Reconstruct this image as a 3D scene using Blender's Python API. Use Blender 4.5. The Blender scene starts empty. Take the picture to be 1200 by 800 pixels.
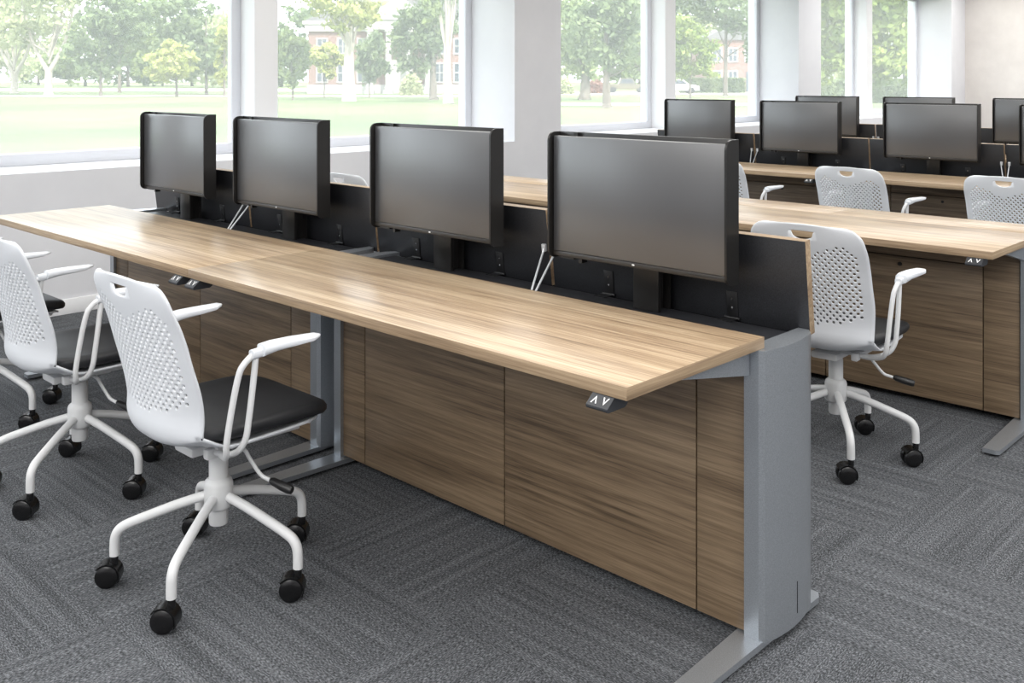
import bpy, bmesh, math, random
from mathutils import Vector, Matrix, Euler
R_ = random.Random(7)
sc = bpy.context.scene
COL = sc.collection
PI = math.pi

# ------------------------------------------------------------------ camera
F2 = Vector((-.6928, .7212)); R2 = Vector((.7212, .6928))
FPX, YH, HC = 1155.6, 93.0, 1.40
def at(px, d, z=0.0):
    l = (px - 600) / FPX * d
    p = F2 * d + R2 * l
    return Vector((p.x, p.y, z))
def hz(y, d):
    return HC - (y - YH) / FPX * d

cam = bpy.data.cameras.new('camera')
camo = bpy.data.objects.new('camera', cam); COL.objects.link(camo)
camo.location = (0, 0, HC)
camo.rotation_euler = (PI / 2, 0, math.atan2(-F2.x, F2.y))
cam.sensor_width = 36.0; cam.lens = FPX / 1200 * 36.0
cam.shift_y = -(400 - YH) / 1200.0
cam.clip_end = 900
sc.camera = camo

# ------------------------------------------------------------------ materials
def srgb(r, g, b):
    def f(c):
        c /= 255.0
        return c / 12.92 if c <= .04045 else ((c + .055) / 1.055) ** 2.4
    return (f(r), f(g), f(b), 1)
def mat(name, col, rough=.5, metal=0.0, spec=.5, coat=0.0):
    m = bpy.data.materials.new(name); m.use_nodes = True
    p = m.node_tree.nodes['Principled BSDF']
    p.inputs['Base Color'].default_value = col
    p.inputs['Roughness'].default_value = rough
    p.inputs['Metallic'].default_value = metal
    p.inputs['Specular IOR Level'].default_value = spec
    p.inputs['Coat Weight'].default_value = coat
    return m
def prin(m): return m.node_tree.nodes['Principled BSDF']
def nd(m, t, **kw):
    n = m.node_tree.nodes.new(t)
    for k, v in kw.items(): setattr(n, k, v)
    return n
def lk(m, a, b): m.node_tree.links.new(a, b)
def ramp(m, fac, stops):
    r = nd(m, 'ShaderNodeValToRGB')
    e = r.color_ramp.elements
    while len(e) < len(stops): e.new(.5)
    for el, (p, c) in zip(e, stops): el.position = p; el.color = c
    lk(m, fac, r.inputs[0]); return r.outputs[0]
def noise(m, vec, scale, detail=3, rough=.5, dist=0.0):
    n = nd(m, 'ShaderNodeTexNoise')
    n.inputs['Scale'].default_value = scale; n.inputs['Detail'].default_value = detail
    n.inputs['Roughness'].default_value = rough; n.inputs['Distortion'].default_value = dist
    if vec is not None: lk(m, vec, n.inputs['Vector'])
    return n.outputs['Fac']
def mapping(m, vec, scale, rot=(0, 0, 0), loc=(0, 0, 0)):
    n = nd(m, 'ShaderNodeMapping')
    n.inputs['Scale'].default_value = scale; n.inputs['Rotation'].default_value = rot; n.inputs['Location'].default_value = loc
    lk(m, vec, n.inputs['Vector']); return n.outputs[0]
def mathn(m, op, a, b):
    n = nd(m, 'ShaderNodeMath', operation=op)
    for i, v in enumerate((a, b)):
        if isinstance(v, (int, float)): n.inputs[i].default_value = v
        else: lk(m, v, n.inputs[i])
    return n.outputs[0]
def mixc(m, fac, a, b, mode='MIX'):
    n = nd(m, 'ShaderNodeMix', data_type='RGBA', blend_type=mode)
    for s, v in ((n.inputs[0], fac), (n.inputs[6], a), (n.inputs[7], b)):
        if isinstance(v, (int, float)): s.default_value = v
        elif isinstance(v, tuple): s.default_value = v
        else: lk(m, v, s)
    return n.outputs[2]
def bump(m, h, strength, dist):
    b = nd(m, 'ShaderNodeBump'); b.inputs['Strength'].default_value = strength; b.inputs['Distance'].default_value = dist
    lk(m, h, b.inputs['Height']); lk(m, b.outputs[0], m.node_tree.nodes['Principled BSDF'].inputs['Normal'])

def wood(name, c0, c1, c2, c3, rough, seed, world=False, along_y=False):
    m = mat(name, c1, rough)
    tc = nd(m, 'ShaderNodeTexCoord').outputs['Object']
    oi = nd(m, 'ShaderNodeObjectInfo')
    if world: tc = nd(m, 'ShaderNodeNewGeometry').outputs['Position']
    cmb = nd(m, 'ShaderNodeCombineXYZ')
    if not world: lk(m, mathn(m, 'MULTIPLY', oi.outputs['Random'], 7.0), cmb.inputs[0]); lk(m, mathn(m, 'MULTIPLY', oi.outputs['Random'], 3.0), cmb.inputs[1])
    cmb.inputs[2].default_value = seed
    ad = nd(m, 'ShaderNodeVectorMath', operation='ADD'); lk(m, tc, ad.inputs[0]); lk(m, cmb.outputs[0], ad.inputs[1])
    v = ad.outputs[0]
    if along_y: v = mapping(m, v, (1, 1, 1), rot=(0, 0, PI / 2))
    broad = noise(m, mapping(m, v, (.55, 9, 9)), 1.6, 4, .55, .55)
    band = noise(m, mapping(m, v, (1.1, 58, 58)), 1.5, 4, .62, .35)
    fine = noise(m, mapping(m, v, (4.5, 210, 210)), 1.5, 3, .65)
    s = mathn(m, 'ADD', mathn(m, 'MULTIPLY', broad, .32), mathn(m, 'ADD', mathn(m, 'MULTIPLY', band, .40), mathn(m, 'MULTIPLY', fine, .28)))
    c = ramp(m, s, [(.38, c0), (.46, c1), (.53, c2), (.62, c3)])
    lk(m, c, prin(m).inputs['Base Color'])
    return m
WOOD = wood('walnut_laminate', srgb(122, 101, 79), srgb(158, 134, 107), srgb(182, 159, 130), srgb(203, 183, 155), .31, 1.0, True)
WOOD_SHADE = wood('walnut_laminate_shaded', srgb(80, 66, 51), srgb(108, 90, 70), srgb(126, 107, 85), srgb(144, 124, 100), .45, 4.0)  # same laminate as the tops, shade on the fronts put into darker tones
WOODE = wood('walnut_edge_band', srgb(118, 98, 76), srgb(143, 121, 96), srgb(160, 138, 111), srgb(184, 163, 135), .45, 9.0, True)
WOODY = wood('walnut_edge_band_end', srgb(118, 98, 76), srgb(143, 121, 96), srgb(160, 138, 111), srgb(184, 163, 135), .45, 9.0, True, True)
GAP = mat('dark_gap', srgb(24, 21, 18), .8)
def grain(m, scale, s, d):
    tc = nd(m, 'ShaderNodeTexCoord').outputs['Object']
    bump(m, noise(m, tc, scale, 2), s, d); return m
SILVER = mat('silver_painted_metal', srgb(136, 143, 153), .30, .7)
def speck(m, c0, c1, scale):
    tc = nd(m, 'ShaderNodeTexCoord').outputs['Object']
    lk(m, ramp(m, noise(m, tc, scale, 2), [(.35, c0), (.65, c1)]), prin(m).inputs['Base Color']); return m
speck(SILVER, srgb(162, 167, 173), srgb(182, 187, 193), 420)
BLACKM = speck(mat('black_laminate', srgb(38, 39, 43), .42), srgb(28, 29, 32), srgb(42, 43, 47), 300)
BLACKT = mat('black_metal', srgb(22, 22, 24), .4)
BLACKH = speck(mat('black_powder_coat', srgb(30, 29, 28), .3), srgb(26, 25, 25), srgb(34, 33, 32), 500)
SCREEN = mat('screen_glass', srgb(54, 55, 58), .38, 0, .9, .9); prin(SCREEN).inputs['Coat IOR'].default_value = 1.7; prin(SCREEN).inputs['Coat Roughness'].default_value = .30
BEZEL = mat('screen_bezel', srgb(44, 41, 38), .35)
CHROME = mat('chrome', srgb(200, 202, 205), .15, 1.0)
STEEL = mat('bright_rod', srgb(215, 218, 222), .3, .4)
WHITEP = grain(mat('white_plastic', srgb(214, 217, 222), .42), 900, .06, .0006)
WHITEM = mat('white_painted_metal', srgb(208, 209, 210), .38)
LEATHER = grain(mat('black_upholstery', srgb(32, 33, 36), .5), 350, .15, .0008)
CASTER = mat('black_caster', srgb(14, 14, 15), .25)
RUBBER = mat('black_grip', srgb(22, 22, 23), .4)
ICON = mat('white_icon', srgb(238, 238, 238), .5)
DKGREY = mat('control_grey', srgb(48, 50, 54), .35)
WALL = mat('plaster_paint', srgb(228, 228, 230), .9)
def _wall():
    m = WALL; p = nd(m, 'ShaderNodeNewGeometry').outputs['Position']
    lk(m, ramp(m, noise(m, p, 1.3, 5, .6), [(.3, srgb(210, 210, 214)), (.7, srgb(220, 220, 223))]), prin(m).inputs['Base Color'])
    bump(m, noise(m, p, 140, 3), .12, .002)
_wall()
WALLB = mat('back_wall_plaster', srgb(212, 206, 200), .9)
def _wallb():
    m = WALLB; p = nd(m, 'ShaderNodeNewGeometry').outputs['Position']
    lk(m, ramp(m, noise(m, p, 1.1, 6, .65), [(.3, srgb(198, 192, 188)), (.7, srgb(216, 211, 206))]), prin(m).inputs['Base Color'])
    bump(m, noise(m, p, 90, 3), .1, .002)
_wallb()
CEIL = mat('ceiling_paint', srgb(240, 240, 240), .9)
FRAMEM = mat('window_frame_paint', srgb(214, 216, 222), .5)
TRIMW = mat('trim_paint', srgb(232, 232, 233), .6)

CARPET = mat('loop_carpet', srgb(70, 73, 78), .95, 0, .1)
def _carpet():
    m = CARPET; p = nd(m, 'ShaderNodeNewGeometry').outputs['Position']
    ch = nd(m, 'ShaderNodeTexChecker'); ch.inputs['Scale'].default_value = 1.64
    lk(m, mapping(m, p, (1, 1, 0), loc=(.07, .11, .25)), ch.inputs['Vector'])
    A = noise(m, mapping(m, p, (110, 330, 1)), 1.0, 2, .6)
    B = noise(m, mapping(m, p, (330, 110, 1)), 1.0, 2, .6)
    LA = noise(m, mapping(m, p, (1.2, 42, 1)), 1.0, 3, .6)
    LB = noise(m, mapping(m, p, (42, 1.2, 1)), 1.0, 3, .6)
    def mixf(a, b):
        n = nd(m, 'ShaderNodeMix', data_type='FLOAT'); lk(m, ch.outputs['Fac'], n.inputs[0]); lk(m, a, n.inputs[2]); lk(m, b, n.inputs[3]); return n.outputs[0]
    fine, line = mixf(A, B), mixf(LA, LB)
    s = mathn(m, 'ADD', mathn(m, 'MULTIPLY', fine, .78), mathn(m, 'MULTIPLY', line, .22))
    lk(m, ramp(m, s, [(.34, srgb(40, 41, 43)), (.48, srgb(76, 78, 81)), (.66, srgb(132, 134, 139))]), prin(m).inputs['Base Color'])
    bump(m, fine, .5, .004)
_carpet()

GLASS = bpy.data.materials.new('window_glass'); GLASS.use_nodes = True
def _glass():
    m = GLASS; nt = m.node_tree; nt.nodes.clear()
    out = nd(m, 'ShaderNodeOutputMaterial'); tr = nd(m, 'ShaderNodeBsdfTransparent'); tl = nd(m, 'ShaderNodeBsdfTranslucent')
    tl.inputs[0].default_value = (.60, .61, .61, 1); tr.inputs[0].default_value = (.97, .98, .98, 1)
    gl = nd(m, 'ShaderNodeBsdfGlossy'); gl.inputs['Roughness'].default_value = .02
    m1 = nd(m, 'ShaderNodeMixShader'); m1.inputs[0].default_value = .30  # translucent share puts a milky haze over the outdoor view into the pane
    m2 = nd(m, 'ShaderNodeMixShader'); m2.inputs[0].default_value = .06
    lk(m, tr.outputs[0], m1.inputs[1]); lk(m, tl.outputs[0], m1.inputs[2])
    lk(m, m1.outputs[0], m2.inputs[1]); lk(m, gl.outputs[0], m2.inputs[2]); lk(m, m2.outputs[0], out.inputs[0])
_glass()

def dim(c, k): return (c[0] * k, c[1] * k, c[2] * k, 1)
def leafmat(name, c0, c1):
    c0, c1 = dim(c0, .66), dim(c1, .74)
    m = bpy.data.materials.new(name); m.use_nodes = True; nt = m.node_tree; nt.nodes.clear()
    out = nd(m, 'ShaderNodeOutputMaterial'); df = nd(m, 'ShaderNodeBsdfDiffuse'); tl = nd(m, 'ShaderNodeBsdfTranslucent'); mx = nd(m, 'ShaderNodeMixShader')
    p = nd(m, 'ShaderNodeNewGeometry').outputs['Position']
    c = ramp(m, noise(m, p, .9, 4, .7), [(.35, c0), (.65, c1)])
    lk(m, c, df.inputs[0]); lk(m, c, tl.inputs[0]); mx.inputs[0].default_value = .35
    lk(m, df.outputs[0], mx.inputs[1]); lk(m, tl.outputs[0], mx.inputs[2]); lk(m, mx.outputs[0], out.inputs[0])
    return m
L_MID = leafmat('leaves_mid_green', srgb(116, 138, 88), srgb(182, 194, 132))
L_DARK = leafmat('leaves_blue_green', srgb(102, 122, 88), srgb(160, 174, 128))
L_YEL = leafmat('leaves_yellow_green', srgb(170, 182, 96), srgb(214, 214, 138))
L_PALE = leafmat('leaves_pale', srgb(176, 188, 136), srgb(212, 216, 172))
L_RED = leafmat('leaves_reddish', srgb(160, 112, 104), srgb(190, 150, 130))
L_NEAR = leafmat('leaves_fresh_green', srgb(112, 142, 66), srgb(190, 202, 118))
BARK = mat('bark', srgb(150, 138, 124), .9)
BARKP = mat('pale_bark', srgb(214, 204, 190), .9)
for m_, a_, b_ in ((BARK, srgb(86, 78, 70), srgb(124, 114, 104)), (BARKP, srgb(148, 138, 126), srgb(180, 172, 160))):
    p_ = nd(m_, 'ShaderNodeNewGeometry').outputs['Position']
    lk(m_, ramp(m_, noise(m_, mapping(m_, p_, (6, 6, 1)), 1, 4, .7), [(.35, a_), (.65, b_)]), prin(m_).inputs['Base Color'])
LAWN = mat('lawn_grass', srgb(150, 168, 104), .95, 0, .1)
def _lawn():
    m = LAWN; p = nd(m, 'ShaderNodeNewGeometry').outputs['Position']
    big = noise(m, mapping(m, p, (.05, .05, 1), rot=(0, 0, .77)), 1.0, 4, .6)
    fine = noise(m, p, 5, 4, .7)
    s = mathn(m, 'ADD', mathn(m, 'MULTIPLY', big, .6), mathn(m, 'MULTIPLY', fine, .4))
    lk(m, ramp(m, s, [(.36, srgb(72, 92, 60)), (.5, srgb(102, 114, 78)), (.64, srgb(130, 130, 96))]), prin(m).inputs['Base Color'])
_lawn()
PATHM = mat('pale_paving', srgb(172, 164, 154), .9)
BRICK = mat('red_brick', srgb(150, 98, 84), .9)
def _brick():
    m = BRICK; tc = nd(m, 'ShaderNodeTexCoord').outputs['Object']
    b = nd(m, 'ShaderNodeTexBrick'); b.inputs['Scale'].default_value = 3.0
    b.inputs['Color1'].default_value = srgb(130, 100, 92); b.inputs['Color2'].default_value = srgb(116, 88, 82); b.inputs['Mortar'].default_value = srgb(140, 124, 114)
    lk(m, mapping(m, tc, (1, 1, 1), rot=(PI / 2, 0, 0)), b.inputs['Vector']); lk(m, b.outputs[0], prin(m).inputs['Base Color'])
_brick()
STONE = mat('white_stone', srgb(168, 165, 160), .8)
ROOFM = mat('grey_roof', srgb(100, 98, 98), .8)
DARKG = mat('dark_window_glass', srgb(70, 76, 84), .15)
CARW = mat('white_car_paint', srgb(196, 196, 196), .25)
CARB = mat('beige_car_paint', srgb(104, 98, 82), .3)
TYRE = mat('tyre', srgb(50, 50, 52), .8)

# ------------------------------------------------------------------ mesh helper
class MB:
    def __init__(s): s.v = []; s.f = []; s.mi = []
    def add(s, vs, fs, mi=0):
        o = len(s.v); s.v += [Vector(v) for v in vs]
        for f in fs: s.f.append(tuple(i + o for i in f)); s.mi.append(mi)
        return s
    def box(s, lo, hi, bev=0.0, mi=0, M=None):
        lo = Vector(lo); hi = Vector(hi)
        bm = bmesh.new(); bmesh.ops.create_cube(bm, size=1)
        c = (lo + hi) / 2; d = hi - lo
        for v in bm.verts: v.co = Vector((v.co.x * d.x, v.co.y * d.y, v.co.z * d.z)) + c
        if bev > 0: bmesh.ops.bevel(bm, geom=bm.edges[:], offset=min(bev, min(d) * .45), segments=2, profile=.5, affect='EDGES')
        if M is not None: bm.transform(M)
        bm.verts.index_update()
        s.add([v.co.copy() for v in bm.verts], [[v.index for v in f.verts] for f in bm.faces], mi); bm.free(); return s
    def tube(s, pts, r, n=10, mi=0, smooth=0, cap=True):
        pts = [Vector(p) for p in pts]
        if smooth: pts = crom(pts, smooth)
        rs = r if isinstance(r, (list, tuple)) else [r] * len(pts)
        if len(rs) != len(pts): rs = [rs[0] + (rs[-1] - rs[0]) * i / (len(pts) - 1) for i in range(len(pts))]
        vs = []; fs = []; t0 = (pts[1] - pts[0]).normalized()
        u = t0.orthogonal().normalized()
        for i, p in enumerate(pts):
            a = pts[max(i - 1, 0)]; b = pts[min(i + 1, len(pts) - 1)]
            t = (b - a).normalized(); u = (u - t * u.dot(t)).normalized(); w = t.cross(u)
            for k in range(n):
                an = 2 * PI * k / n; vs.append(p + (u * math.cos(an) + w * math.sin(an)) * rs[i])
        for i in range(len(pts) - 1):
            for k in range(n):
                fs.append((i * n + k, i * n + (k + 1) % n, (i + 1) * n + (k + 1) % n, (i + 1) * n + k))
        if cap: fs.append(tuple(range(n - 1, -1, -1))); fs.append(tuple(range((len(pts) - 1) * n, len(pts) * n)))
        return s.add(vs, fs, mi)
    def lathe(s, prof, c=(0, 0, 0), n=20, mi=0, M=None):
        c = Vector(c); vs = []; fs = []
        for r, z in prof:
            for k in range(n):
                p = Vector((r * math.cos(2 * PI * k / n), r * math.sin(2 * PI * k / n), z))
                if M is not None: p = M @ p
                vs.append(p + c)
        for i in range(len(prof) - 1):
            for k in range(n): fs.append((i * n + k, i * n + (k + 1) % n, (i + 1) * n + (k + 1) % n, (i + 1) * n + k))
        fs.append(tuple(range(n - 1, -1, -1))); fs.append(tuple(range((len(prof) - 1) * n, len(prof) * n)))
        return s.add(vs, fs, mi)
    def prism(s, poly, z0, z1, mi=0, M=None):          # poly of (x, y) CCW, extruded along z
        n = len(poly)
        vs = [Vector((x, y, z0)) for x, y in poly] + [Vector((x, y, z1)) for x, y in poly]
        if M is not None: vs = [M @ v for v in vs]
        fs = [tuple(range(n - 1, -1, -1)), tuple(range(n, 2 * n))] + [(i, (i + 1) % n, n + (i + 1) % n, n + i) for i in range(n)]
        return s.add(vs, fs, mi)
    def build(s, name, mats, parent=None, org=(0, 0, 0), ang=24, loc=None):
        me = bpy.data.meshes.new(name); org = Vector(org)
        me.from_pydata([v - org for v in s.v], [], s.f)
        for m in (mats if isinstance(mats, (list, tuple)) else [mats]): me.materials.append(m)
        me.polygons.foreach_set('material_index', s.mi)
        bm = bmesh.new(); bm.from_mesh(me); bmesh.ops.recalc_face_normals(bm, faces=bm.faces[:]); bm.to_mesh(me); bm.free()
        me.polygons.foreach_set('use_smooth', [True] * len(me.polygons)); me.set_sharp_from_angle(angle=math.radians(ang))
        o = bpy.data.objects.new(name, me); COL.objects.link(o)
        if parent is not None: o.parent = parent
        else: o.location = org if loc is None else loc
        return o
def crom(pts, k):
    out = []; n = len(pts)
    for i in range(n - 1):
        p0 = pts[max(i - 1, 0)]; p1 = pts[i]; p2 = pts[i + 1]; p3 = pts[min(i + 2, n - 1)]
        for j in range(k):
            t = j / k
            out.append(.5 * ((2 * p1) + (p2 - p0) * t + (2 * p0 - 5 * p1 + 4 * p2 - p3) * t * t + (3 * p1 - p0 - 3 * p2 + p3) * t ** 3))
    out.append(pts[-1].copy()); return out
def tag(o, label=None, cat=None, group=None, kind=None):
    if label: o['label'] = label
    if cat: o['category'] = cat
    if group: o['group'] = group
    if kind: o['kind'] = kind
    return o
def empty(name, loc, rz=0):
    o = bpy.data.objects.new(name, None); COL.objects.link(o); o.location = loc; o.rotation_euler = (0, 0, rz); o.empty_display_size = .1; return o
def copy_tree(o, parent=None):
    c = o.copy(); COL.objects.link(c)
    if parent is not None: c.parent = parent; c.matrix_parent_inverse = o.matrix_parent_inverse
    for ch in list(KIDS.get(o.name, [])): 
        k = copy_tree(ch, c); KIDS.setdefault(c.name, []).append(k)
    return c
KIDS = {}
def part(mb, name, mats, parent, **kw):
    o = mb.build(name, mats, parent, **kw); KIDS.setdefault(parent.name, []).append(o); return o

# ------------------------------------------------------------------ the room
XW, XG = -6.0, -6.55
SILL, HEAD, CZ = .854, 2.78, 3.05
YB, YN, XR = 17.26, -6.0, 5.0
def struct(mb, name, mats, **kw): return tag(mb.build(name, mats, **kw), kind='structure')
struct(MB().box((-6.75, YN - .1, -.12), (XR + .1, YB + .15, 0)), 'floor', CARPET)
struct(MB().box((-6.75, YN - .1, CZ), (XR + .1, YB + .15, CZ + .2)), 'ceiling', CEIL)
struct(MB().box((-6.0, YB, 0), (XR, YB + .15, CZ)), 'wall_back', WALLB)
struct(MB().box((XR, YN, 0), (XR + .1, YB + .15, CZ)), 'wall_right', WALL)
struct(MB().box((-6.0, YN - .1, 0), (XR, YN, CZ)), 'wall_near', WALL)
w = MB()
w.box((-6.72, YN - .1, 0), (XW, YB + .15, SILL)); w.box((-6.72, YN - .1, HEAD), (XW, YB + .15, CZ))
piers = [(-6.1, -4.08), (-4.08, -3.46), (1.10, 1.72), (6.28, 6.90), (11.46, 12.06), (16.64, YB + .15)]
for a, b in piers: w.box((-6.72, a, SILL), (XW, b, HEAD))
struct(w, 'wall_left', WALL)
wi = 0
for k, (a, b) in enumerate([(-3.46, 1.10), (1.72, 6.28), (6.90, 11.46), (12.06, 16.64)]):
    mc = a + 2.28
    struct(MB().box((-6.70, mc - .10, SILL), (-6.36, mc + .10, HEAD), .004), 'trim_%d' % (k + 1), TRIMW)
    for (ya, yb) in ((a, mc - .10), (mc + .10, b)):
        wi += 1
        fr = MB(); t = .075
        x0, x1 = XG - .06, XG
        fr.box((x0, ya, SILL), (x1, yb, SILL + t), .004); fr.box((x0, ya, HEAD - t), (x1, yb, HEAD), .004)
        fr.box((x0, ya, SILL + t), (x1, ya + t, HEAD - t), .004); fr.box((x0, yb - t, SILL + t), (x1, yb, HEAD - t), .004)
        wo = struct(fr, 'window_%d' % wi, FRAMEM)
        g = MB().add([(XG - .03, ya + t, SILL + t), (XG - .03, yb - t, SILL + t), (XG - .03, yb - t, HEAD - t), (XG - .03, ya + t, HEAD - t)], [(0, 1, 2, 3)])
        part(g, 'window_pane', GLASS, wo)
struct(MB().box((XW + .0005, YN, 0), (XW + .014, YB, .09), .003), 'baseboard_left', TRIMW)

# ------------------------------------------------------------------ desks
def hexpoly(x_in, x_out, s):    # column plan, s=+1 bulge to +x
    pts = [(x_in, 2.155), (x_in + s * .040, 2.155)]
    for i in range(9):
        t = i / 8; y = 2.165 + t * .24
        pts.append((x_in + s * (.047 + .020 * math.sin(PI * (.10 + .85 * t))), y))
    pts += [(x_in + s * .030, 2.433), (x_in, 2.433)]
    return pts if s > 0 else pts[::-1]
def make_desk(xf0, xf1, xt0, xt1, y0, opened, lids_x):
    root = empty('bench_desk', ((xf0 + xf1) / 2, y0 + 2.2, 0))
    O = Vector(((xf0 + xf1) / 2, 2.2, 0))
    P = lambda mb, n, m, par=root: part(mb, n, m, par, org=O)
    dy = 0 if opened else .083
    # top: board with edge bands as second material
    t = MB(); ya, yb = 1.629 + dy, (2.187 if opened else 2.27)
    t.box((xt0, ya, .737), (xt1, yb, .765), .0007)
    for i, f in enumerate(t.f):
        n = (t.v[f[1]] - t.v[f[0]]).cross(t.v[f[2]] - t.v[f[0]])
        if n.length and abs(n.normalized().z) < .5: t.mi[i] = 2 if abs(n.normalized().x) > .7 else 1
    tt = P(t, 'tabletop', [WOOD, WOODE, WOODY])
    # columns with top caps, feet, arms
    for s, xi in ((1, xf1 - .045), (-1, xf0 + .045)):
        c = MB().prism(hexpoly(xi, 0, s), .022, .7365)
        c.box((xi + s * .066 - .0004, 2.30, .05), (xi + s * .066 + .0012, 2.302, .13), mi=1)
        P(c, 'column', [SILVER, BLACKT])
        xo = xi + s * .048; xn = xi - s * .028
        f = MB(); fp = [(xo, 1.755), (xo, 2.455), (xo - s * .012, 2.475), (xo - s * .05, 2.475), (xn, 2.44), (xn, 2.16), (xo - s * .057, 1.745), (xo - s * .012, 1.745)]
        if s < 0: fp = fp[::-1]
        f.prism(fp, .010, .026); ft = P(f, 'foot', SILVER)
        for yy in (1.80, 2.43): 
            gl = MB().lathe([(.020, 0), (.024, .004), (.022, .0105)], (xo - s * .03, yy, 0), 14)
            P(gl, 'levelling_glide', BLACKT, ft)
        ar = MB(); xa = xi + s * .008
        ar.prism([(1.80 + dy, .7365), (2.153, .672), (2.153, .7365)], 0, .018, M=Matrix(((0, 0, 1, xa - .009), (1, 0, 0, 0), (0, 1, 0, 0), (0, 0, 0, 1))))
        P(ar, 'support_arm', SILVER)
    # inner post at the kneehole side and wood front
    xa, xb = xf0 + .03, xf1 - .05
    w1 = (xb - xa) * .085
    xs = [xa, xa + w1, (xa + xb) / 2, xb - w1, xb]
    g = .0022
    for i in (0, 3): P(MB().box((xs[i] + g, 2.168, .03), (xs[i + 1] - g, 2.186, .734), .001), 'filler_panel', WOOD_SHADE)
    P(MB().box((xs[1] + g, 2.168, .627 + g), (xs[3] - g, 2.186, .734), .001), 'top_rail', WOOD_SHADE)
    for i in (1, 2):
        d = P(MB().box((xs[i] + g, 2.168, .03), (xs[i + 1] - g, 2.186, .627 - g), .001), 'door', WOOD_SHADE)
        lkb = MB().lathe([(.009, 0), (.009, .004), (.0075, .0055)], ((xs[i] + xs[i + 1]) / 2, 2.168, .592), 14, M=Matrix.Rotation(PI / 2, 3, 'X'))
        P(lkb, 'door_lock', BLACKT, d)
    P(MB().box((xa, 2.187, .028), (xb, 2.452, .69)).box((xa, 2.452, .4), (xb, 2.46, .718)), 'cabinet_carcass', GAP)
    # trough tray with slot
    tr = MB(); tr.box((xf0 + .046, 2.19, .70), (xf1 - .046, 2.408, .728), .002); tr.box((xf0 + .046, 2.408, .692), (xf1 - .046, 2.45, .702), mi=1)
    P(tr, 'cable_tray', [BLACKM, GAP])
    # lids, one per seat
    for k, (a, b) in enumerate(lids_x):
        l = MB(); th = .027; a += .006; b -= .006
        if opened:
            M = Matrix.Translation((0, 2.437, .72)) @ Matrix.Rotation(math.radians(6.5 + (.7 if k % 2 else -.2)), 4, 'X')
            l.box((a, 0, 0), (b, th, .254), .001, M=M); 
        else:
            a -= .005; b += .005
            M = Matrix.Translation((0, 2.272, .765)) @ Matrix.Rotation(-PI / 2, 4, 'X')
            l.box((a, 0, 0), (b, .028, .272), .001, M=M)
        Mi = M.inverted()
        for i, fa in enumerate(l.f):
            q = [Mi @ l.v[j] for j in fa]
            nn = (q[1] - q[0]).cross(q[2] - q[0])
            if nn.length and nn.normalized().y < -.7 and opened: l.mi[i] = 1
            elif nn.length and abs(nn.normalized().y) < .5: l.mi[i] = 2
        lid = P(l, 'flip_lid', [WOOD, BLACKM, WOODE])
        if opened:
            for q in (-.22, .22):
                x = (a + b) / 2 + q; h = MB()
                h.box((x - .018, -.0035, .012), (x + .018, -.0003, .085), .001, M=M)
                h.tube([M @ Vector((x - .024, -.006, .010)), M @ Vector((x + .024, -.006, .010))], .005, 8)
                h.box((x - .024, 2.385, .7282), (x + .020, 2.43, .7305))
                for zz in (.065, .04): h.lathe([(.003, 0), (.003, .0012)], M @ Vector((x, -.0035, zz)), 8, 1, M=Matrix.Rotation(PI / 2, 3, 'X'))
                P(h, 'hinge', [BLACKT, CHROME], lid)
            for q, xx, xe in (((-1, a + .020, a + .040),) if k == 0 else ((1, b - .016, b + .034),)):
                st = MB(); st.tube([M @ Vector((xx, -.006, .128)), M @ Vector((xx, -.014, .112)), (xe, 2.30, .7295)], .0036, 8)
                st.box((xx - .008, -.010, .116), (xx + .008, -.0003, .140), .001, M=M)
                P(st, 'lid_stay', STEEL, lid)
    # switches under the front edge
    for x in ((xt0 + .048, xt1 - .062) if xt0 > -4 else (xt1 - .062,)):
        s = MB(); M = Matrix.Translation((x, 1.631 + dy, .7368))
        s.prism([(-.024, -.020), (-.0245, -.024), (-.021, -.028), (.035, -.028), (.045, -.022), (.045, 0), (.0, 0)], -.029, .029, M=M @ Matrix(((0, 0, 1, 0), (1, 0, 0, 0), (0, 1, 0, 0), (0, 0, 0, 1))))
        sw = P(s, 'height_switch', DKGREY)
        ic = MB()
        def pt(u, v): # on sloping face between (.004,0) and (-.009,-.016)
            a_ = Vector((0, 0, 0)); b_ = Vector((0, -.024, -.020)); q = a_ + (b_ - a_) * v; n_ = Vector((0, -.64, .768)) * .0008
            return M @ (Vector((u, q.y, q.z)) + n_)
        def chev(cx, up):
            v0, v1 = (.8, .2) if up else (.2, .8)
            for sg in (-1, 1):
                ic.add([pt(cx + sg * .008, v0), pt(cx + sg * .0045, v0), pt(cx, v1 - (.18 if up else -.18) * -1 * 0), pt(cx, v1 + (.22 if up else -.22))], [(0, 1, 3, 2)])
        chev(-.013, True); chev(.013, False)
        P(ic, 'arrow_marks', ICON, sw)
    return root
B_ = (-2.98, -1.23, -3.0695, -1.237); A_ = (-4.85, -3.08, -4.925, -3.0705)
LB = [(-2.152, -1.237), (-3.07, -2.152)]; LA = [(-4.0, -3.07), (-4.925, -4.0)]
deskB = make_desk(*B_, 0, True, LB)
tag(deskB, 'wood bench desk nearest the camera, lids raised, with grey steel end column', 'desk', 'bench desks')
deskA = make_desk(*A_, 0, True, LA)
tag(deskA, 'wood bench desk running to the windows behind the two white chairs', 'desk', 'bench desks')
RY = [0, 2.128, 4.50, 6.735]
d2B = make_desk(*B_, RY[1], False, LB)
tag(d2B, 'closed wood bench desk without monitors behind the nearest swivel chair on the right', 'desk', 'bench desks')
d2A = make_desk(*A_, RY[1], False, LA)
tag(d2A, 'closed wood bench desk seen between the big monitors of the front row', 'desk', 'bench desks')
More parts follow.
